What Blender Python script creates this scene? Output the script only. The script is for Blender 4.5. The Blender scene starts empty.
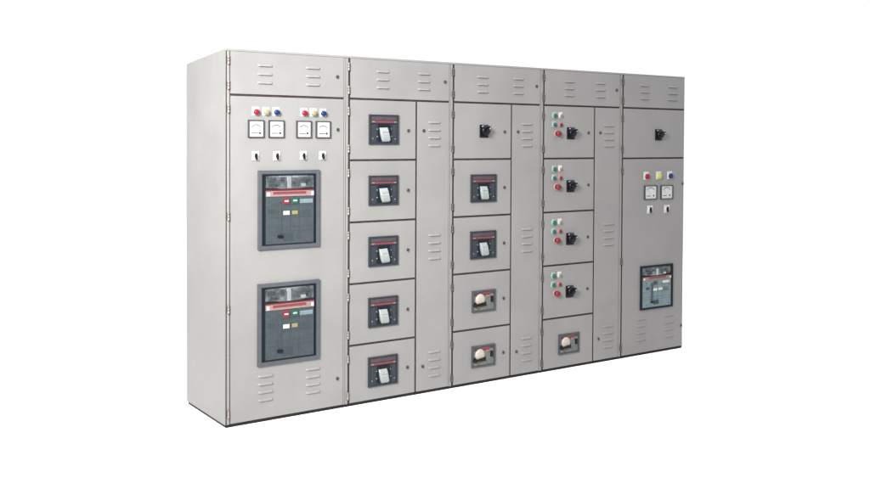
import bpy, bmesh, math, random
from mathutils import Matrix, Vector
random.seed(4)
SC = bpy.context.scene
COL = SC.collection

# ------------------------------------------------------------ materials
def srgb(r, g, b):
    f = lambda c: (c/255/12.92) if c/255 <= .04045 else ((c/255+.055)/1.055)**2.4
    return (f(r), f(g), f(b), 1)

KEEP = ('white_studio_floor', 'rubber_and_gap_shade', 'plinth_and_base_shade', 'louvre_opening_shade')
def mat(name, col, rough=.5, metal=0., spec=.5, noise=0., nscale=20., bump=0., bscale=300., coat=0., col2=None):
    m = bpy.data.materials.new(name); m.use_nodes = True
    nt = m.node_tree; b = nt.nodes['Principled BSDF']
    if name in KEEP: k = 1
    elif metal > .3: k = .6
    else: k = .5; spec *= .55; coat *= .3
    col = tuple(c*k for c in col[:3])+(1,)
    if col2: col2 = tuple(c*k for c in col2[:3])+(1,)
    b.inputs['Base Color'].default_value = col
    b.inputs['Roughness'].default_value = rough
    b.inputs['Metallic'].default_value = metal
    b.inputs['Specular IOR Level'].default_value = spec
    b.inputs['Coat Weight'].default_value = coat
    tc = nt.nodes.new('ShaderNodeTexCoord')
    if noise > 0 or col2:
        n = nt.nodes.new('ShaderNodeTexNoise'); n.inputs['Scale'].default_value = nscale
        n.inputs['Detail'].default_value = 5; n.inputs['Roughness'].default_value = .6
        nt.links.new(tc.outputs['Object'], n.inputs['Vector'])
        r = nt.nodes.new('ShaderNodeValToRGB')
        r.color_ramp.elements[0].position = .32; r.color_ramp.elements[1].position = .68
        c2 = col2 or tuple(min(1, c*(1+noise)) for c in col[:3])+(1,)
        c1 = col if col2 else tuple(c*(1-noise) for c in col[:3])+(1,)
        r.color_ramp.elements[0].color = c1; r.color_ramp.elements[1].color = c2
        nt.links.new(n.outputs['Fac'], r.inputs['Fac'])
        nt.links.new(r.outputs['Color'], b.inputs['Base Color'])
    if bump > 0:
        n2 = nt.nodes.new('ShaderNodeTexNoise'); n2.inputs['Scale'].default_value = bscale
        n2.inputs['Detail'].default_value = 2
        nt.links.new(tc.outputs['Object'], n2.inputs['Vector'])
        bp = nt.nodes.new('ShaderNodeBump'); bp.inputs['Strength'].default_value = bump
        bp.inputs['Distance'].default_value = .001
        nt.links.new(n2.outputs['Fac'], bp.inputs['Height'])
        nt.links.new(bp.outputs['Normal'], b.inputs['Normal'])
    return m

def paint_mat():
    # grey powder coat: very faint large mottling, fine dust specks, orange peel
    m = bpy.data.materials.new('grey_powder_coat'); m.use_nodes = True
    nt = m.node_tree; b = nt.nodes['Principled BSDF']; L = nt.links.new
    g = nt.nodes.new('ShaderNodeNewGeometry')
    n = nt.nodes.new('ShaderNodeTexNoise'); n.inputs['Scale'].default_value = 3.1; n.inputs['Detail'].default_value = 4
    L(g.outputs['Position'], n.inputs['Vector'])
    r = nt.nodes.new('ShaderNodeValToRGB')
    r.color_ramp.elements[0].position = .3; r.color_ramp.elements[1].position = .7
    r.color_ramp.elements[0].color = PAINT1; r.color_ramp.elements[1].color = PAINT2
    L(n.outputs['Fac'], r.inputs['Fac'])
    d = nt.nodes.new('ShaderNodeTexNoise'); d.inputs['Scale'].default_value = 55; d.inputs['Detail'].default_value = 8
    d.inputs['Roughness'].default_value = .75
    L(g.outputs['Position'], d.inputs['Vector'])
    dr = nt.nodes.new('ShaderNodeMapRange'); dr.inputs['From Min'].default_value = .3; dr.inputs['From Max'].default_value = .7
    dr.inputs['To Min'].default_value = .955; dr.inputs['To Max'].default_value = 1.02
    L(d.outputs['Fac'], dr.inputs['Value'])
    mx = nt.nodes.new('ShaderNodeMix'); mx.data_type = 'RGBA'; mx.blend_type = 'MULTIPLY'; mx.inputs['Factor'].default_value = 1
    L(r.outputs['Color'], mx.inputs['A']); L(dr.outputs['Result'], mx.inputs['B'])
    L(mx.outputs['Result'], b.inputs['Base Color'])
    rr = nt.nodes.new('ShaderNodeMapRange'); rr.inputs['To Min'].default_value = .42; rr.inputs['To Max'].default_value = .6
    L(n.outputs['Fac'], rr.inputs['Value']); L(rr.outputs['Result'], b.inputs['Roughness'])
    b.inputs['Specular IOR Level'].default_value = .3
    p = nt.nodes.new('ShaderNodeTexNoise'); p.inputs['Scale'].default_value = 420; p.inputs['Detail'].default_value = 2
    L(g.outputs['Position'], p.inputs['Vector'])
    w = nt.nodes.new('ShaderNodeTexNoise'); w.inputs['Scale'].default_value = 4.5; w.inputs['Detail'].default_value = 1
    L(g.outputs['Position'], w.inputs['Vector'])
    b1 = nt.nodes.new('ShaderNodeBump'); b1.inputs['Strength'].default_value = .25; b1.inputs['Distance'].default_value = .0006
    b2 = nt.nodes.new('ShaderNodeBump'); b2.inputs['Strength'].default_value = .8; b2.inputs['Distance'].default_value = .006
    L(p.outputs['Fac'], b1.inputs['Height']); L(w.outputs['Fac'], b2.inputs['Height'])
    L(b1.outputs['Normal'], b2.inputs['Normal']); L(b2.outputs['Normal'], b.inputs['Normal'])
    return m

PAINT1 = (.136, .1325, .136, 1); PAINT2 = (.152, .148, .151, 1)
M = {}
M['paint'] = paint_mat()
M['rubber'] = mat('rubber_and_gap_shade', (.027, .019, .020, 1), .85, spec=.08, noise=.3)
M['plinth'] = mat('plinth_and_base_shade', (.010, .009, .010, 1), .7, spec=.1, noise=.2)
M['zinc'] = mat('zinc_metal', (.30, .27, .25, 1), .45, .7, noise=.35, nscale=120)
M['rustzinc'] = mat('brown_dirty_zinc', (.085, .060, .058, 1), .55, .4, noise=.4, nscale=120)
M['lockmetal'] = mat('lock_metal', (.085, .08, .082, 1), .45, .5, noise=.2, nscale=200)
M['black'] = mat('black_plastic', (.006, .007, .011, 1), .4, spec=.3, noise=.2)
M['blackgloss'] = mat('black_glossy_plastic', (.004, .005, .010, 1), .3, spec=.35)
M['slot'] = mat('louvre_opening_shade', (.055, .050, .050, 1), .8, spec=.1)  # dark colour stands in for the shade under each louvre hood
M['bezel'] = mat('grey_bezel', (.082, .090, .107, 1), .5, noise=.1, bump=.2)
M['gasket'] = mat('navy_gasket', (.008, .013, .022, 1), .5, spec=.3)
M['slate'] = mat('slate_breaker_plastic', (.056, .070, .082, 1), .42, spec=.35, noise=.12, nscale=40, bump=.15, bscale=500)
M['slate_pale'] = mat('pale_slate_plastic', (.18, .25, .28, 1), .35, spec=.45, noise=.12, nscale=30)
M['slate_line'] = mat('slate_line', (.035, .05, .062, 1), .5)
M['mccb'] = mat('charcoal_breaker_plastic', (.022, .029, .042, 1), .45, spec=.35, noise=.15, nscale=40, bump=.15, bscale=500)
M['mccb_edge'] = mat('charcoal_breaker_frame', (.034, .040, .052, 1), .5, spec=.35, noise=.1)
M['mccb_dark'] = mat('dark_breaker_recess', (.006, .009, .015, 1), .5, spec=.3)
M['mauve'] = mat('mauve_grey_band', (.07, .052, .066, 1), .45, noise=.15)
M['red_band'] = mat('red_label_band', (.21, .042, .055, 1), .4, noise=.2, nscale=160)
M['pink_band'] = mat('pale_pink_label', (.30, .20, .20, 1), .4, noise=.12, nscale=90)
M['redline'] = mat('dark_red_line', (.12, .02, .03, 1), .4)
M['white'] = mat('white_plastic', (.64, .64, .64, 1), .35, noise=.05)
M['toggle'] = mat('pale_toggle_plastic', (.33, .36, .38, 1), .35, noise=.06)
M['face'] = mat('meter_face', (.60, .61, .62, 1), .3, noise=.02, coat=.6)
M['ink'] = mat('meter_ink', (.035, .035, .045, 1), .5)
M['paleink'] = mat('meter_pale_ink', (.085, .09, .10, 1), .5)
M['switch_edge'] = mat('slate_switch_frame', (.062, .073, .09, 1), .5, noise=.1)
M['meter_frame'] = mat('meter_frame', (.045, .05, .058, 1), .45)
M['chrome'] = mat('scuffed_silver_cover', (.05, .06, .07, 1), .22, .75, noise=.5, nscale=28, col2=(.25, .27, .29, 1))
M['chrome_hi'] = mat('silver_and_highlight', (.60, .64, .67, 1), .12, .85)
M['red'] = mat('red_lens', (.30, .008, .028, 1), .3, spec=.35, coat=0.)
M['yellow'] = mat('yellow_lens', (.30, .26, .14, 1), .25, spec=.6, coat=.5)
M['olive'] = mat('olive_yellow_lens', (.52, .50, .10, 1), .3, spec=.35, coat=0.)
M['blue'] = mat('blue_lens', (.006, .030, .14, 1), .3, spec=.35, coat=0.)
M['green'] = mat('green_lens', (.004, .12, .05, 1), .25, spec=.6, coat=.4)
M['teal'] = mat('teal_lens', (.012, .10, .085, 1), .3, spec=.5)
M['darkred'] = mat('dark_red_lens', (.15, .012, .02, 1), .3, spec=.5)
M['tan'] = mat('tan_lens', (.26, .19, .16, 1), .35, spec=.5)
M['red_btn'] = mat('red_button', (.24, .02, .035, 1), .4)
M['green_btn'] = mat('green_button', (.012, .10, .07, 1), .4)
M['yellow_btn'] = mat('yellow_button', (.25, .23, .12, 1), .4)
M['pink'] = mat('pink_collar', (.42, .25, .26, 1), .4)
M['mint'] = mat('pale_mint_collar', (.36, .44, .41, 1), .4)
M['beige'] = mat('beige_switch_body', (.22, .19, .17, 1), .4, noise=.25, nscale=50)
M['cream'] = mat('cream_knob', (.52, .47, .43, 1), .3, spec=.5, noise=.06)
M['greenstrip'] = mat('green_grey_strip', (.135, .155, .145, 1), .4, noise=.15)
M['floor'] = mat('white_studio_floor', (.93, .93, .93, 1), .9, spec=0., noise=.004, nscale=3)

# ------------------------------------------------------------ mesh builder
class MB:
    def __init__(s): s.bm = bmesh.new(); s.mats = []
    def mi(s, m):
        if m not in s.mats: s.mats.append(m)
        return s.mats.index(m)
    def box(s, x0, x1, y0, y1, z0, z1, m, bev=0., seg=2, xf=None):
        t = bmesh.new()
        vs = [t.verts.new((x, y, z)) for x in (x0, x1) for y in (y0, y1) for z in (z0, z1)]
        for f in ((0,1,3,2),(4,6,7,5),(0,4,5,1),(2,3,7,6),(0,2,6,4),(1,5,7,3)):
            t.faces.new([vs[i] for i in f])
        if bev > 0:
            bmesh.ops.bevel(t, geom=list(t.edges), offset=bev, segments=seg, profile=.6, affect='EDGES')
        s.merge(t, m, xf)
        return s
    def merge(s, t, m, xf=None, smooth=False):
        if xf is not None: bmesh.ops.transform(t, matrix=xf, verts=t.verts)
        bmesh.ops.recalc_face_normals(t, faces=t.faces)
        k = s.mi(m); mp = {}
        for v in t.verts: mp[v] = s.bm.verts.new(v.co)
        for f in t.faces:
            try: nf = s.bm.faces.new([mp[v] for v in f.verts])
            except ValueError: continue
            nf.material_index = k; nf.smooth = smooth or f.smooth
        t.free()
    def lathe(s, prof, m, cx=0, cz=0, y=0, n=24, axis='Y', xf=None):
        # prof: (radius, distance out of the face towards -y)
        t = bmesh.new(); rings = []
        for r, h in prof:
            if r < 1e-6: rings.append([t.verts.new((0, -h, 0))])
            else: rings.append([t.verts.new((r*math.cos(2*math.pi*i/n), -h, r*math.sin(2*math.pi*i/n))) for i in range(n)])
        for a, b in zip(rings, rings[1:]):
            for i in range(n):
                j = (i+1) % n
                if len(a) == 1 and len(b) == 1: continue
                if len(a) == 1: t.faces.new((a[0], b[i], b[j]))
                elif len(b) == 1: t.faces.new((a[i], a[j], b[0]))
                else: t.faces.new((a[i], a[j], b[j], b[i]))
        for f in t.faces: f.smooth = True
        mtx = Matrix.Translation((cx, y, cz))
        if axis == 'Z': mtx = mtx @ Matrix.Rotation(math.radians(-90), 4, 'X')
        if xf is not None: mtx = mtx @ xf
        s.merge(t, m, mtx, True)
        return s
    def louvre(s, x0, x1, z, m, ms, h=.0155, d=.0085):
        t = bmesh.new(); n = 16; rows = []
        prof = [(0, .5), (.28, .38), (.62, .12), (.9, -.2), (1, -.42)]
        for i in range(n+1):
            u = i/n; x = x0+(x1-x0)*u
            e = min(1, min(u, 1-u)*6); e = math.sqrt(max(0, 1-(1-e)**2))
            rows.append([t.verts.new((x, -.0003-d*e*p, z+h*q*(.55+.45*e))) for p, q in prof])
        for a, b in zip(rows, rows[1:]):
            for k in range(len(prof)-1): t.faces.new((a[k], a[k+1], b[k+1], b[k])).smooth = True
        s.merge(t, m, None, True)
        t = bmesh.new(); r2 = []
        for i in range(n+1):
            u = i/n; x = x0+(x1-x0)*u
            e = min(1, min(u, 1-u)*6); e = math.sqrt(max(0, 1-(1-e)**2))
            r2.append([t.verts.new((x, -.0003-d*e, z-.42*h*(.55+.45*e))), t.verts.new((x, -.0003, z-.56*h*(.55+.45*e)))])
        for a, b in zip(r2, r2[1:]): t.faces.new((a[0], a[1], b[1], b[0]))
        s.merge(t, ms)
        return s
    def mesh(s, name):
        me = bpy.data.meshes.new(name); s.bm.normal_update(); s.bm.to_mesh(me); s.bm.free()
        for k in s.mats: me.materials.append(M[k])
        return me

def put(name, me, parent=None, loc=(0, 0, 0), label=None, rot=None):
    o = bpy.data.objects.new(name, me); COL.objects.link(o)
    if parent: o.parent = parent
    o.location = loc
    if rot: o.rotation_euler = rot
    if label: o['label'] = label
    return o

# ------------------------------------------------------------ measures (metres), from the photo
XS = [0.0, .8143, 1.6143, 2.4143, 3.2143]     # left door line of each cabinet
XR = 3.911; H = 2.1996; HB = 2.150; D = .631
ZG = 1.9351; ROW = [ZG, 1.5491, 1.1589, .7702, .3816, .012]
GAP = .0064                                    # half gap between doors
FR = .026                                      # post left of the door line

# ------------------------------------------------------------ shared device meshes
def hinge_mesh(m):
    b = MB()
    b.box(-.0075, .0055, -.0045, .004, -.021, .021, m, .0015)
    b.lathe([(0, -.025), (.0062, -.025), (.0068, -.023), (.0068, -.0085), (.0058, -.008), (.0058, -.007), (.0068, -.0065),
             (.0068, .0065), (.0058, .007), (.0058, .008), (.0068, .0085), (.0068, .023), (.0062, .025), (0, .025)], m, y=-.006, n=14, axis='Z')
    return b.mesh('hinge')
HINGE = hinge_mesh('zinc'); HINGE_R = hinge_mesh('rustzinc')

def lock_mesh():
    b = MB()
    b.lathe([(.0105, 0), (.0105, .003), (.0092, .0045), (.0075, .0045), (.0075, .003), (0, .003)], 'lockmetal', n=20)
    b.box(-.0028, .0028, -.009, -.003, -.0105, .0105, 'lockmetal', .0012, xf=Matrix.Rotation(math.radians(12), 4, 'Y'))
    return b.mesh('lock')
LOCK = lock_mesh()

def lamp_plate(): 
    b = MB(); b.box(-.021, .021, -.003, .002, -.020, .030, 'white', .002)
    b.lathe([(.0195, .003), (.0195, .008), (.0175, .010), (.0145, .010)], 'white', n=24)
    return b.mesh('indicator_lamp')
LAMP_PLATE = lamp_plate()
def lens_mesh(m, r=.0172):
    b = MB(); b.lathe([(r, .003), (r, .016), (r*.94, .020), (r*.75, .0235), (r*.4, .0255), (0, .026)], m, n=24)
    return b.mesh('lens')
LENS = {k: lens_mesh(k) for k in ('red', 'yellow', 'blue', 'olive')}

def lamp(par, x, z, c, label, k=1.):
    o = put('indicator_lamp', LAMP_PLATE, par, (x, 0, z), label)
    put('lens', LENS[c], o); o.scale = (k*1.06, 1, k)

def meter_meshes(w, h):
    f = MB(); t = .0065
    f.box(-w/2, -w/2+t, -.012, .001, -h/2, h/2, 'meter_frame', .0015)
    f.box(w/2-t, w/2, -.012, .001, -h/2, h/2, 'meter_frame', .0015)
    f.box(-w/2+t-.0005, w/2-t+.0005, -.0118, .001, h/2-t, h/2-.0004, 'meter_frame', .001)
    f.box(-w/2+t-.0005, w/2-t+.0005, -.0118, .001, -h/2+.0004, -h/2+t, 'meter_frame', .001)
    d = MB(); a = w/2-t; c = h/2-t
    d.box(-a, a, -.006, .0005, -c, c, 'face')
    def mark(x0, x1, z0, z1, m, ang=0, px=0, pz=0):
        xf = Matrix.Translation((px, 0, pz)) @ Matrix.Rotation(ang, 4, 'Y') if ang or px or pz else None
        d.box(x0, x1, -.0066, -.0059, z0, z1, m, xf=xf)
    R = w*.40
    for i in range(19):                        # arc of the scale with tick marks
        an = math.radians(-50+100*i/18)
        l = .006 if i % 3 == 0 else .0035
        mark(-.0010, .0010, R-l*1.4, R, 'paleink' , an, 0, -h*.12)
    for i in range(18):
        an = math.radians(-47+94*i/17)
        mark(-R*.05, R*.05, R*.84, R*.84+.0018, 'paleink', an, 0, -h*.12)
    mark(-.0008, .0008, .006, R*.8, 'paleink', math.radians(-42), 0, -h*.18)
    x = -a*.66
    for k, L in enumerate((.008, .005, .009, .004, .006)):     # small maker's text line
        mark(x, x+L, -c*.62, -c*.62+.0065, 'ink'); x += L+.0022
    d.lathe([(.0065, 0), (.0065, .0085), (.005, .0095), (0, .0095)], 'ink', cx=a*.52, cz=-c*.52, n=16)
    return f.mesh('meter_frame'), d.mesh('dial')
METER = meter_meshes(.1005, .105)
METER5 = meter_meshes(.140, .112)
def meter(par, x, z, label, ms=METER):
    o = put('panel_meter', ms[0], par, (x, 0, z), label); put('dial', ms[1], o)

def selector_meshes():
    b = MB(); b.box(-.0225, .0225, -.006, .001, -.027, .027, 'white', .003)
    b.lathe([(.016, .006), (.016, .010), (.0145, .012), (0, .012)], 'white', n=24)
    k = MB(); k.lathe([(.0115, .0), (.0115, .010), (.0095, .012), (0, .012)], 'black', n=20)
    k.box(-.0062, .0062, -.020, -.008, -.021, .017, 'black', .0035, xf=Matrix.Rotation(math.radians(-6), 4, 'Y'))
    return b.mesh('selector_switch'), k.mesh('knob')
SEL = selector_meshes()
def selector(par, x, z, label, sc=(1, 1, 1)):
    o = put('selector_switch', SEL[0], par, (x, 0, z), label); k = put('knob', SEL[1], o, (-.002, -.001, -.002)); o.scale = sc

def rotary_meshes():
    b = MB()
    b.box(-.036, .036, -.010, .001, -.044, .044, 'black', .004)
    b.box(-.018, .030, -.0112, -.0098, .018, .041, 'bezel', .0008)
    b.box(-.022, -.006, -.0118, -.0109, .022, .037, 'white', .0004)
    k = MB()
    k.lathe([(.031, .008), (.034, .012), (.034, .028), (.031, .034), (.021, .037), (0, .037)], 'blackgloss', n=32)
    k.box(-.0105, .0105, -.056, -.030, -.030, .036, 'blackgloss', .006, 3)
    k.box(-.0022, .0022, -.0568, -.055, .012, .031, 'white', .0006)  # white strip painted in as a highlight on the handle
    return b.mesh('rotary_switch'), k.mesh('handle')
ROT = rotary_meshes()
def rotary(par, x, z, label, ang=35):
    o = put('rotary_switch', ROT[0], par, (x, 0, z), label)
    put('handle', ROT[1], o, (.002, 0, .003), rot=(0, math.radians(ang+random.uniform(-7, 7)), 0))

def vframe(b, w, h, t, y0, y1, m, bev=.003):
    b.box(-w/2, -w/2+t, y0, y1, -h/2, h/2, m, bev)
    b.box(w/2-t, w/2, y0, y1, -h/2, h/2, m, bev)
    b.box(-w/2+t-.001, w/2-t+.001, y0+.0004, y1, h/2-t, h/2-.0006, m, bev)
    b.box(-w/2+t-.001, w/2-t+.001, y0+.0004, y1, -h/2+.0006, -h/2+t, m, bev)

def air_breaker(par, cx, cz, w, h, label, small=False):
    """large withdrawable breaker showing through a door cut-out"""
    def U(u): return -w/2+u*w
    def V(v): return h/2-v*h
    tk = .008 if small else .023
    f = MB(); vframe(f, w, h, tk, -.016, .001, 'gasket' if small else 'bezel')
    o = put('air_circuit_breaker', f.mesh('breaker_bezel'), par, (cx, 0, cz), label)
    g = MB(); gi = w-2*tk+.002; gh = h-2*tk+.002
    g.box(-gi/2, gi/2, -.004, .0006, -gh/2, gh/2, 'gasket')
    vframe(g, gi-.002, gh-.002, .008, -.013, .0004, 'gasket', .002)
    put('door_gasket', g.mesh('door_gasket'), o)
    u0, u1, v0, v1 = (.06, .945, .035, .955) if small else (.125, .905, .064, .935)
    body = 'slate_pale' if small else 'slate'
    p = MB(); yb = -.0085
    p.box(U(u0), U(u1), -.0105, -.003, V(v1), V(.335), body, .002)
    # moulded lines of the front cover
    for v in (.455, .60, .72, .775):
        p.box(U(u0)+.004, U(u1)-.004, -.0111, -.0102, V(v)-.0008, V(v)+.0008, 'slate_line')
    for u in (.30, .395, .52, .66):
        p.box(U(u)-.0008, U(u)+.0008, -.0113, -.0102, V(.9), V(.36), 'slate_line')
    p.box(U(.67), U(.885), -.0120, -.0103, V(.425), V(.372), 'slate_pale' if not small else 'white', .0006)
    p.box(U(.40), U(.56), -.0118, -.0103, V(.90), V(.80), 'slate_line', .0006)
    p.box(U(.155), U(.27), -.0118, -.0103, V(.55), V(.49), 'slate_line', .0006)
    for u, v in ((.165, .40), (.87, .90), (.165, .90), (.87, .47)):
        p.lathe([(.0045, .010), (.0045, .0122), (.0035, .013), (0, .0124)], 'slate_line', cx=U(u), cz=V(v), n=12)
    for q in range(5):
        p.box(U(.70), U(.86), -.0112, -.0103, V(.52+q*.022), V(.512+q*.022), 'slate_line')
    put('front_cover', p.mesh('front_cover'), o)
    # silver upper part, slightly bulged, with small fittings and a painted highlight
    c = MB(); t = bmesh.new(); n = 20; rows = []
    for i in range(n+1):
        s = i/n; x = U(u0)+(U(u1)-U(u0))*s; y = -.006-.010*math.sin(math.pi*s)
        rows.append([t.verts.new((x, -.003, V(v0))), t.verts.new((x, y, V(v0)-.004)), t.verts.new((x, y-.002, V(.15))), t.verts.new((x, y, V(.238))), t.verts.new((x, -.003, V(.242)))])
    for a, b2 in zip(rows, rows[1:]):
        for k in range(4): t.faces.new((a[k], a[k+1], b2[k+1], b2[k])).smooth = True
    c.merge(t, 'chrome', None, True)
    rr = random.Random(int(cz*1000))
    for (ua, ub, va, vb, m_) in ((.17, .25, .10, .15, 'slate_line'), (.27, .33, .12, .20, 'slate'), (.20, .30, .18, .21, 'slate_line'),
                                 (.60, .66, .12, .20, 'slate'), (.70, .78, .10, .14, 'slate_line'), (.80, .86, .15, .21, 'slate'), (.68, .76, .17, .21, 'chrome_hi'), (.34, .40, .09, .13, 'slate_line')):
        c.box(U(ua), U(ub), -.019, -.008, V(vb), V(va), m_, .002)
    c.box(U(.455), U(.525), -.0205, -.008, V(.232), V(.078), 'chrome_hi', .006, 3)  # pale block painted in as the central highlight streak
    put('silver_cover', c.mesh('silver_cover'), o)
    s_ = MB()
    s_.box(U(u0), U(u1), -.0150, -.003, V(.262), V(.246), 'redline', .001)
    s_.box(U(u0), U(u1), -.0145, -.003, V(.334), V(.263), 'pink_band', .002)
    s_.box(U(.235), U(.77), -.0154, -.0140, V(.305), V(.272), 'red_band', .0006)
    s_.box(U(u0)+.004, U(u0)+.022, -.0154, -.0140, V(.325), V(.280), 'white', .0006)
    s_.box(U(u1)-.02, U(u1)-.004, -.0154, -.0140, V(.325), V(.280), 'white', .0006)
    put('label_strip', s_.mesh('label_strip'), o)
    def btn(ua, ub, va, vb, m_, lab):
        q = MB(); q.box(U(ua), U(ub), -.0165, -.0098, V(vb), V(va), m_, .003)
        if m_ in ('red_btn', 'green_btn'):
            q.box(U(ua)+.009, U(ub)-.009, -.0172, -.0163, V((va+vb)/2+.008), V((va+vb)/2-.010), 'white', .0005)
        put('push_button', q.mesh('push_button'), o, label=lab)
    if not small:
        btn(.395, .50, .355, .432, 'red_btn', 'red push button'); btn(.535, .64, .352, .430, 'green_btn', 'green push button')
        btn(.40, .50, .520, .570, 'white', 'white push button'); btn(.54, .635, .518, .568, 'yellow_btn', 'yellow push button')
    else:
        btn(.385, .50, .530, .590, 'white', 'left white push button'); btn(.545, .66, .525, .585, 'white', 'right white push button')
        btn(.39, .49, .37, .44, 'mauve', 'dull mauve push button')
    q = MB()
    q.box(U(.325), U(.372), -.0122, -.0100, V(.84), V(.40), 'slate_line', .001)
    q.box(U(.335), U(.362), -.0128, -.0119, V(.80), V(.42), 'slate', .0006)
    q.box(U(.31), U(.385), -.022, -.0100, V(.858), V(.822), 'black', .003)
    put('charging_lever', q.mesh('charging_lever'), o)

def mccb_meshes():
    w, h = .220, .192
    def U(u): return -w/2+u*w
    def V(v): return h/2-v*h
    f = MB(); vframe(f, w, h, .009, -.012, .001, 'mccb_edge', .002)
    p = MB(); p.box(-w/2+.008, w/2-.008, -.007, .0006, -h/2+.008, h/2-.008, 'mccb')
    p.box(U(.07), U(.93), -.010, -.006, V(.195), V(.065), 'mauve', .0015)
    p.box(U(.06), U(.94), -.0125, -.006, V(.285), V(.205), 'mauve', .002)
    p.box(U(.30), U(.72), -.0095, -.006, V(.42), V(.32), 'mccb_dark', .002)
    p.box(U(.08), U(.25), -.0085, -.006, V(.93), V(.34), 'mccb_edge', .001)
    p.box(U(.80), U(.93), -.0085, -.006, V(.93), V(.34), 'mccb_edge', .001)
    for u, v in ((.275, .49), (.275, .735), (.745, .48), (.755, .72), (.885, .81), (.12, .80)):
        p.lathe([(.0045, .006), (.0045, .010), (.003, .011), (0, .011)], 'slate_pale', cx=U(u), cz=V(v), n=10)
    lb = MB()
    lb.box(U(.085), U(.915), -.0134, -.0122, V(.272), V(.222), 'red_band', .0005)
    lb.box(U(.09), U(.175), -.0140, -.0132, V(.265), V(.226), 'pink_band', .0004)
    lb.box(U(.83), U(.905), -.0140, -.0132, V(.265), V(.228), 'pink_band', .0004)
    e = MB(); e.box(U(.29), U(.74), -.0115, -.0065, V(.90), V(.45), 'mccb_dark', .003)
    tg = MB()                                   # toggle: upper body and a lip that hangs to the right
    t = bmesh.new()
    sec = [(.36, .66, .43, .014), (.365, .665, .52, .024), (.375, .675, .64, .030), (.395, .695, .76, .030), (.42, .72, .85, .026), (.45, .70, .90, .018)]
    rows = []
    for ua, ub, v, y in sec:
        ua -= .02; ub -= .045
        rows.append([t.verts.new((U(ua), -.010, V(v))), t.verts.new((U(ua), -y+.003, V(v))), t.verts.new((U(ua)+.004, -y, V(v))),
                     t.verts.new((U(ub)-.004, -y, V(v))), t.verts.new((U(ub), -y+.003, V(v))), t.verts.new((U(ub), -.010, V(v)))])
    for a, b in zip(rows, rows[1:]):
        for k in range(5): t.faces.new((a[k], a[k+1], b[k+1], b[k]))
    t.faces.new(rows[0]); t.faces.new(rows[-1][::-1])
    tg.merge(t, 'toggle')
    for v in (.56, .66):
        tg.box(U(.40), U(.60), -.0325, -.025, V(v)-.001, V(v)+.001, 'white', .0008)
    return [f.mesh('breaker_frame'), p.mesh('front_cover'), lb.mesh('label_strip'), e.mesh('escutcheon'), tg.mesh('toggle_handle')]
MCCB = mccb_meshes()
def mccb(par, x, z, label):
    o = put('moulded_circuit_breaker', MCCB[0], par, (x, 0, z), label)
    for n_, me in zip(('front_cover', 'label_strip', 'escutcheon', 'toggle_handle'), MCCB[1:]):
        q = put(n_, me, o)
        if n_ == 'toggle_handle': q.rotation_euler = (0, math.radians(random.uniform(-3, 3)), 0); q.location.z = random.uniform(-.002, .002)

def fuse_meshes():
    w, h = .202, .150
    def U(u): return -w/2+u*w
    def V(v): return h/2-v*h
    f = MB(); vframe(f, w, h, .0125, -.012, .001, 'switch_edge', .002)
    p = MB(); p.box(-w/2+.011, w/2-.011, -.006, .0006, -h/2+.011, h/2-.011, 'beige')
    p.box(U(.07), U(.93), -.0085, -.0055, V(.20), V(.085), 'mauve', .0015)
    p.box(U(.07), U(.60), -.0085, -.0055, V(.90), V(.74), 'beige', .0015)
    p.box(U(.60), U(.93), -.0075, -.0055, V(.90), V(.22), 'greenstrip', .0015)
    p.box(U(.08), U(.60), -.0078, -.0055, V(.76), V(.55), 'mccb_dark', .001)
    p.box(U(.07), U(.93), -.0082, -.0055, V(.255), V(.20), 'redline', .001)
    lb = MB(); lb.box(U(.36), U(.78), -.0098, -.0082, V(.20), V(.105), 'red_band', .0005)
    lb.box(U(.58), U(.72), -.0092, -.0070, V(.32), V(.24), 'pink_band', .0005)
    k = MB(); k.lathe([(.040, .004), (.040, .010), (.037, .0145), (.028, .0175), (.015, .019), (0, .0195)], 'cream', cx=U(.34), cz=V(.43), n=32)
    l = MB(); l.box(-.048, .048, -.034, -.020, -.0085, .0085, 'black', .004, 3,
                    xf=Matrix.Translation((U(.24), 0, V(.635))) @ Matrix.Rotation(math.radians(-7), 4, 'Y'))
    l.lathe([(.012, .018), (.012, .037), (.009, .040), (0, .040)], 'black', cx=U(.07), cz=V(.66), n=16)
    s = MB(); s.box(U(.76)-.006, U(.90), -.0095, -.006, V(.66), V(.19), 'beige', .004)
    s.box(U(.77), U(.865), -.020, -.008, V(.58), V(.30), 'black', .004)
    return f.mesh('switch_frame'), p.mesh('front_cover'), lb.mesh('label_strip'), k.mesh('knob'), l.mesh('lever'), s.mesh('toggle')
FUSE = fuse_meshes()
def starter(par, x, z, label):
    o = put('knob_circuit_breaker', FUSE[0], par, (x, 0, z), label)
    for n_, me in zip(('front_cover', 'label_strip', 'knob', 'lever', 'toggle'), FUSE[1:]): put(n_, me, o)

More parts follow.
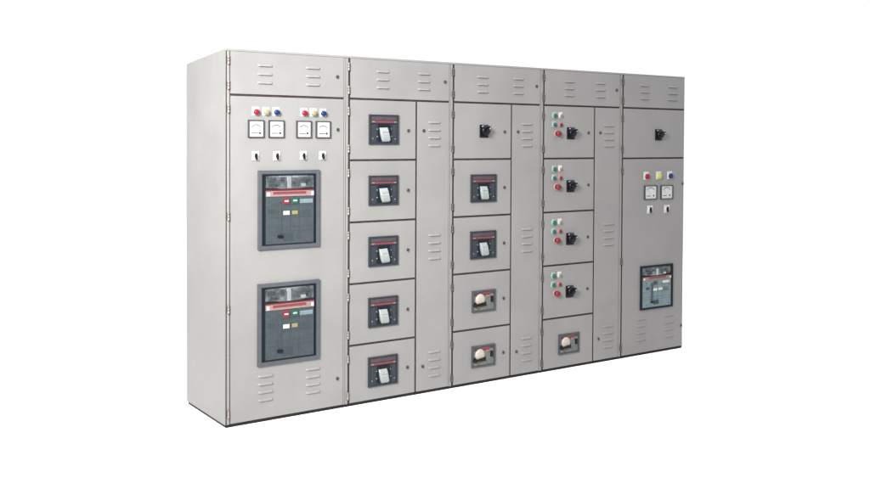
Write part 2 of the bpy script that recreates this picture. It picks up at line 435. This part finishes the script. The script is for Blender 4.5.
def pilot_meshes(collar, lens, r=.0125, plate=True):
    b = MB()
    if plate: b.box(-.0185, .0185, -.002, .001, -.016, .028, collar, .002)
    b.lathe([(r*1.28, .001), (r*1.28, .007), (r*1.12, .009), (r, .009)], collar, n=20)
    l = MB(); l.lathe([(r, .003), (r, .013), (r*.85, .017), (r*.5, .019), (0, .0195)], lens, n=20)
    return b.mesh('pilot_light'), l.mesh('lens')
PIL = {'green': pilot_meshes('mint', 'green', .0175), 'teal': pilot_meshes('mint', 'teal', .0150),
       'tan': pilot_meshes('white', 'tan', .0115), 'dark': pilot_meshes('pink', 'darkred', .0138)}
def pilot(par, x, z, k, label):
    o = put('pilot_light', PIL[k][0], par, (x, 0, z), label); put('lens', PIL[k][1], o)
def stop_meshes():
    b = MB(); b.lathe([(.026, 0), (.026, .005), (.023, .007), (.018, .007)], 'pink', n=28)
    c = MB(); c.lathe([(.0135, .003), (.0135, .020), (.0215, .023), (.0225, .028), (.0200, .033), (.012, .036), (0, .037)], 'red_btn', n=28)
    c.lathe([(.0105, .0345), (.0105, .0375), (.008, .0385), (0, .0385)], 'darkred', n=20)
    return b.mesh('stop_button'), c.mesh('button_cap')
STOP = stop_meshes()

# ------------------------------------------------------------ doors
def door(par, name, x0, x1, z0, z1, hinges=(), hx=0., locks=(), louvres=(), label=None, hm=None, edge=None):
    b = MB(); b.box(x0, x1, 0, .0044, z0, z1, 'paint', .0019, 2)
    o = put(name, b.mesh(name), par, (0, random.uniform(-.0006, .0006), 0), label)
    for z in hinges: put('hinge', hm or HINGE, o, (hx, .001, z+random.uniform(-.002, .002)))
    for x, z in locks: put('lock', LOCK, o, (x, -.0004, z), rot=(0, math.radians(random.uniform(-9, 9)), 0))
    for (a, c, zs) in louvres:
        l = MB()
        for z in zs: l.louvre(a, c, z, 'paint', 'slot')
        put('louvre_vent', l.mesh('louvre_vent'), o)
    return o

def lin(a, b, n): return [a+(b-a)*i/(n-1) for i in range(n)]
VZ = lin(2.114, 2.012, 3)

LAB = ['left end cabinet with two large framed breakers, four meters and a bare side panel',
       'grey cabinet with a column of five identical dark breakers with white toggles',
       'middle cabinet with one rotary switch above two toggle breakers and two small knob breakers',
       'grey cabinet with red and green push button clusters beside four stacked black rotary switches',
       'right end cabinet with two meters and one bluish breaker low on its door']

def cabinet(i):
    X = XS[i]; xa = X if i == 0 else X-FR             # left side of the body
    xb = (XS[i+1]-FR if i < 4 else XR)                # right side
    la, lb = xa-X, xb-X                               # in the cabinet's own coordinates
    root = bpy.data.objects.new('switchgear_cabinet', None); COL.objects.link(root)
    root.location = (X, 0, 0); root.empty_display_size = .2
    root['label'] = LAB[i]; root['category'] = 'electrical cabinet'
    root['group'] = 'switchgear cabinets bolted side by side in one row'
    e = .0004
    # carcass: shell with sloping roof, posts, right strip
    b = MB(); t = bmesh.new()
    a0, a1 = la+e, lb-e
    zb = .0175
    prof = [(.020, zb), (.020, H-.012), (.0095, H-.012), (.0095, H-.002), (.012, H), (D, HB), (D, zb)]
    L = [t.verts.new((a0, y, z)) for y, z in prof]; R = [t.verts.new((a1, y, z)) for y, z in prof]
    t.faces.new(L); t.faces.new(R[::-1])
    for k in range(len(prof)):
        j = (k+1) % len(prof); t.faces.new((L[k], L[j], R[j], R[k]))
    b.merge(t, 'paint')
    put('cabinet_body', b.mesh('cabinet_body'), root)
    p = MB(); dl = .0285 if i == 0 else GAP           # door line
    if i == 0:
        p.box(a0+.0075, dl-.005, .0010, .0195, zb, H-.013, 'paint', .0015)     # front post beside the groove
    else:
        p.box(a0+.0015, -GAP-.0018, .0010, .0195, zb, H-.013, 'paint', .0015)
    rd = .773 if i == 0 else (.762 if i < 4 else .6905)
    p.box(rd+.0030, a1-.0012, .0012, .0195, zb, H-.013, 'paint', .0015)
    p.box(a0, a1, .0005, .0093, H-.0115, H+.001, 'paint', .0012)               # top rail
    put('front_frame', p.mesh('front_frame'), root)
    g = MB(); g.box(a0+.0002, a1-.0002, .0050, .0198, zb+.001, H-.0125, 'rubber')  # dark rubber sheet, its colour also stands in for shade in the gaps
    put('door_seal', g.mesh('door_seal'), root)
    if i == 0:
        # side sheet follows the sloping roof
        t = bmesh.new()
        pr = [(.002, zb), (.002, H-.001), (D-.002, HB-.0012), (D-.002, zb)]
        A = [t.verts.new((-.0045, y, z)) for y, z in pr]; B = [t.verts.new((a0-.0002, y, z)) for y, z in pr]
        t.faces.new(A); t.faces.new(B[::-1])
        for k in range(4): t.faces.new((A[k], A[(k+1) % 4], B[(k+1) % 4], B[k]))
        s = MB(); s.merge(t, 'paint')
        put('side_panel', s.mesh('side_panel'), root)
    pl = MB(); pl.box(a0+.002, a1-.002, .004, D-.01, 0, .0172, 'plinth')  # near-black plinth colour also stands in for the shadow line at the base
    put('plinth', pl.mesh('plinth'), root)

    hm = HINGE if i < 2 else HINGE_R
    hx = dl-.0135 if i == 0 else -.0085
    # ventilation door at the top
    lv = (.197, .292, VZ), (.512, .608, VZ)
    if i == 4: lv = (.185, .283, VZ), (.500, .612, VZ)
    door(root, 'vent_door', dl, rd, ZG+GAP, H-.0125, (2.135, 1.990), hx, ((.727, 2.067),) if i < 4 else (), lv, hm=hm)
    zt = ZG-GAP
    if i == 0:
        d = door(root, 'main_door', dl, rd, .020, zt, (1.854, 1.228, .688, .078), hx, ((.731, 1.740), (.733, .190)),
                 ((.200, .300, lin(.274, .131, 4)), (.514, .614, lin(.274, .131, 4))))
        for k, (x, c) in enumerate(((.186, 'red'), (.250, 'yellow'), (.316, 'blue'), (.499, 'red'), (.562, 'yellow'), (.628, 'blue'))):
            lamp(root, x-.001, 1.838, c, {'red': 'red', 'yellow': 'pale yellow', 'blue': 'blue'}[c]+' indicator lamp in the '+('left' if k < 3 else 'right')+' trio')
        for k, x in enumerate((.185, .315, .496, .627)):
            meter(root, x, 1.7395, ('first', 'second', 'third', 'fourth')[k]+' meter from the left')
        for k, x in enumerate((.184, .320, .495, .625)):
            selector(root, x, 1.581, ('first', 'second', 'third', 'fourth')[k]+' selector switch from the left')
        air_breaker(root, .3985, 1.259, .404, .471, 'upper large breaker in grey bezel')
        air_breaker(root, .3985, .578, .408, .490, 'lower large breaker in grey bezel')
    elif i < 4:
        nm = ('topmost', 'second', 'third', 'fourth', 'lowest')
        for r in range(5):
            zb_, zt_ = ROW[r+1]+(GAP if r < 4 else .008), ROW[r]-GAP
            zc = (ROW[r]+ROW[r+1])/2+(.002 if r < 4 else 0)
            hs = (ROW[r]-.081, (ROW[r+1]+.071) if r < 4 else .069)
            d = door(root, 'compartment_door', dl, .501-GAP, zb_, zt_, hs, hx,
                     ((.438, zc-.005),) if not (i == 3 and r == 4) else (), hm=hm)
            if i == 1: mccb(root, .248, zc, nm[r]+' toggle breaker')
            elif i == 2:
                if r == 0: rotary(root, .254, zc-.002, None, 40)
                elif r < 3: mccb(root, .252, zc-.006, ('upper', 'lower')[r-1]+' toggle breaker')
                else: starter(root, .260, zc-.006, ('upper', 'lower')[r-3]+' knob breaker')
            else:
                if r < 4:
                    pilot(root, .098, zc+.116, 'green', 'green light'); pilot(root, .157, zc+.116, 'tan', 'pale light')
                    pilot(root, .095, zc+.051, 'teal', 'teal light'); pilot(root, .157, zc+.051, 'dark', 'dark red light')
                    o = put('stop_button', STOP[0], root, (.122, 0, zc-.014), 'red stop button'); put('button_cap', STOP[1], o)
                    rotary(root, .257, zc-.010, nm[r]+' black rotary switch', 55 if r != 1 else 60)
                else: starter(root, .253, zc-.013, None)
        ax = (.595, .692) if i < 3 else (.595, .706)
        door(root, 'cable_alley_door', .501+GAP, rd, .020, zt, (), 0, ((.558, 1.740), (.557, .182)),
             ((ax[0], ax[1], lin(1.797, 1.643, 4)), (ax[0]+.005, ax[1]+.006, lin(1.049, .893, 4)), (ax[0]+.008, ax[1]+.008, lin(.270, .112, 4))))
    else:
        z5 = 1.5455
        door(root, 'compartment_door', dl, rd, z5+GAP, zt, (ROW[0]-.081, z5+.071), hx, (), hm=hm)
        rotary(root, .391, 1.730, None, 62)
        door(root, 'main_door', dl, rd, .020, z5-GAP, (1.45, .75, .085), hx, ((.681, 1.338), (.681, .186)),
             ((.168, .270, lin(.287, .124, 4)), (.478, .594, lin(.287, .116, 4))), hm=hm)
        for x, c, w in ((.258, 'red', 'red'), (.399, 'olive', 'pale yellow'), (.527, 'blue', 'blue')):
            lamp(root, x, 1.402, c, w+' indicator lamp', 1.27)
        meter(root, .305, 1.276, 'left meter', METER5); meter(root, .490, 1.274, 'right meter', METER5)
        selector(root, .303, 1.142, 'left selector switch', (1.38, 1, 1.16)); selector(root, .496, 1.140, 'right selector switch', (1.38, 1, 1.16))
        air_breaker(root, .382, .527, .364, .346, None, True)
    return root
for i in range(5): cabinet(i)

# ------------------------------------------------------------ setting
fl = MB(); fl.box(-60, 60, -60, 60, -.06, 0, 'floor')
f = put('floor', fl.mesh('floor')); f['kind'] = 'structure'

W = bpy.data.worlds.new('World'); SC.world = W; W.use_nodes = True
W.node_tree.nodes['Background'].inputs['Color'].default_value = (1, 1, 1, 1)
W.node_tree.nodes['Background'].inputs['Strength'].default_value = 1.08

def area(name, loc, target, size, sizey, power, col):
    l = bpy.data.lights.new(name, 'AREA'); l.shape = 'RECTANGLE'; l.size = size; l.size_y = sizey
    l.energy = power; l.color = col
    o = bpy.data.objects.new(name, l); COL.objects.link(o); o.location = loc
    o.rotation_euler = (Vector(target)-Vector(loc)).to_track_quat('-Z', 'Y').to_euler()
    return o
k = area('key_softbox', (-3.25, -3.35, 3.5), (.15, 0, 1.75), 1.9, 1.9, 212, (1, 1, .925))
k.data.spread = math.radians(62)
area('overhead_fill', (2.3, -1.25, 4.1), (2.3, -1.0, 0), 5.6, 1.2, 60, (1, 1, 1))  # added fill light, whitens the floor in front and lifts the door tops

area('rear_fill', (3, 4.5, 5), (3, 3.2, 0), 9, 4, 260, (1, 1, 1))  # added unseen light that whitens the floor behind the cabinets

# ------------------------------------------------------------ camera
cam = bpy.data.cameras.new('camera'); co = bpy.data.objects.new('camera', cam); COL.objects.link(co)
yaw, pit, rol = -.6027, -.0203, .0049
fwd = Vector((-math.sin(yaw)*math.cos(pit), math.cos(yaw)*math.cos(pit), math.sin(pit)))
r = Vector((math.cos(yaw), math.sin(yaw), 0)); u = r.cross(fwd)
r2 = r*math.cos(rol)+u*math.sin(rol); u2 = -r*math.sin(rol)+u*math.cos(rol)
m = Matrix.Identity(4)
for k in range(3):
    m[k][0] = r2[k]; m[k][1] = u2[k]; m[k][2] = -fwd[k]; m[k][3] = (-2.1112, -5.1953, 1.6741)[k]
co.matrix_world = m
cam.sensor_width = 36; cam.lens = 950.52/870*36
cam.shift_y = -(250-160.01)/870
cam.clip_end = 300
SC.camera = co

SC.render.engine = 'CYCLES'
SC.render.filter_size = 1.9 if hasattr(SC.render, 'filter_size') else 1.5
SC.view_settings.view_transform = 'Standard'; SC.view_settings.look = 'None'
SC.view_settings.exposure = 0; SC.view_settings.gamma = 1
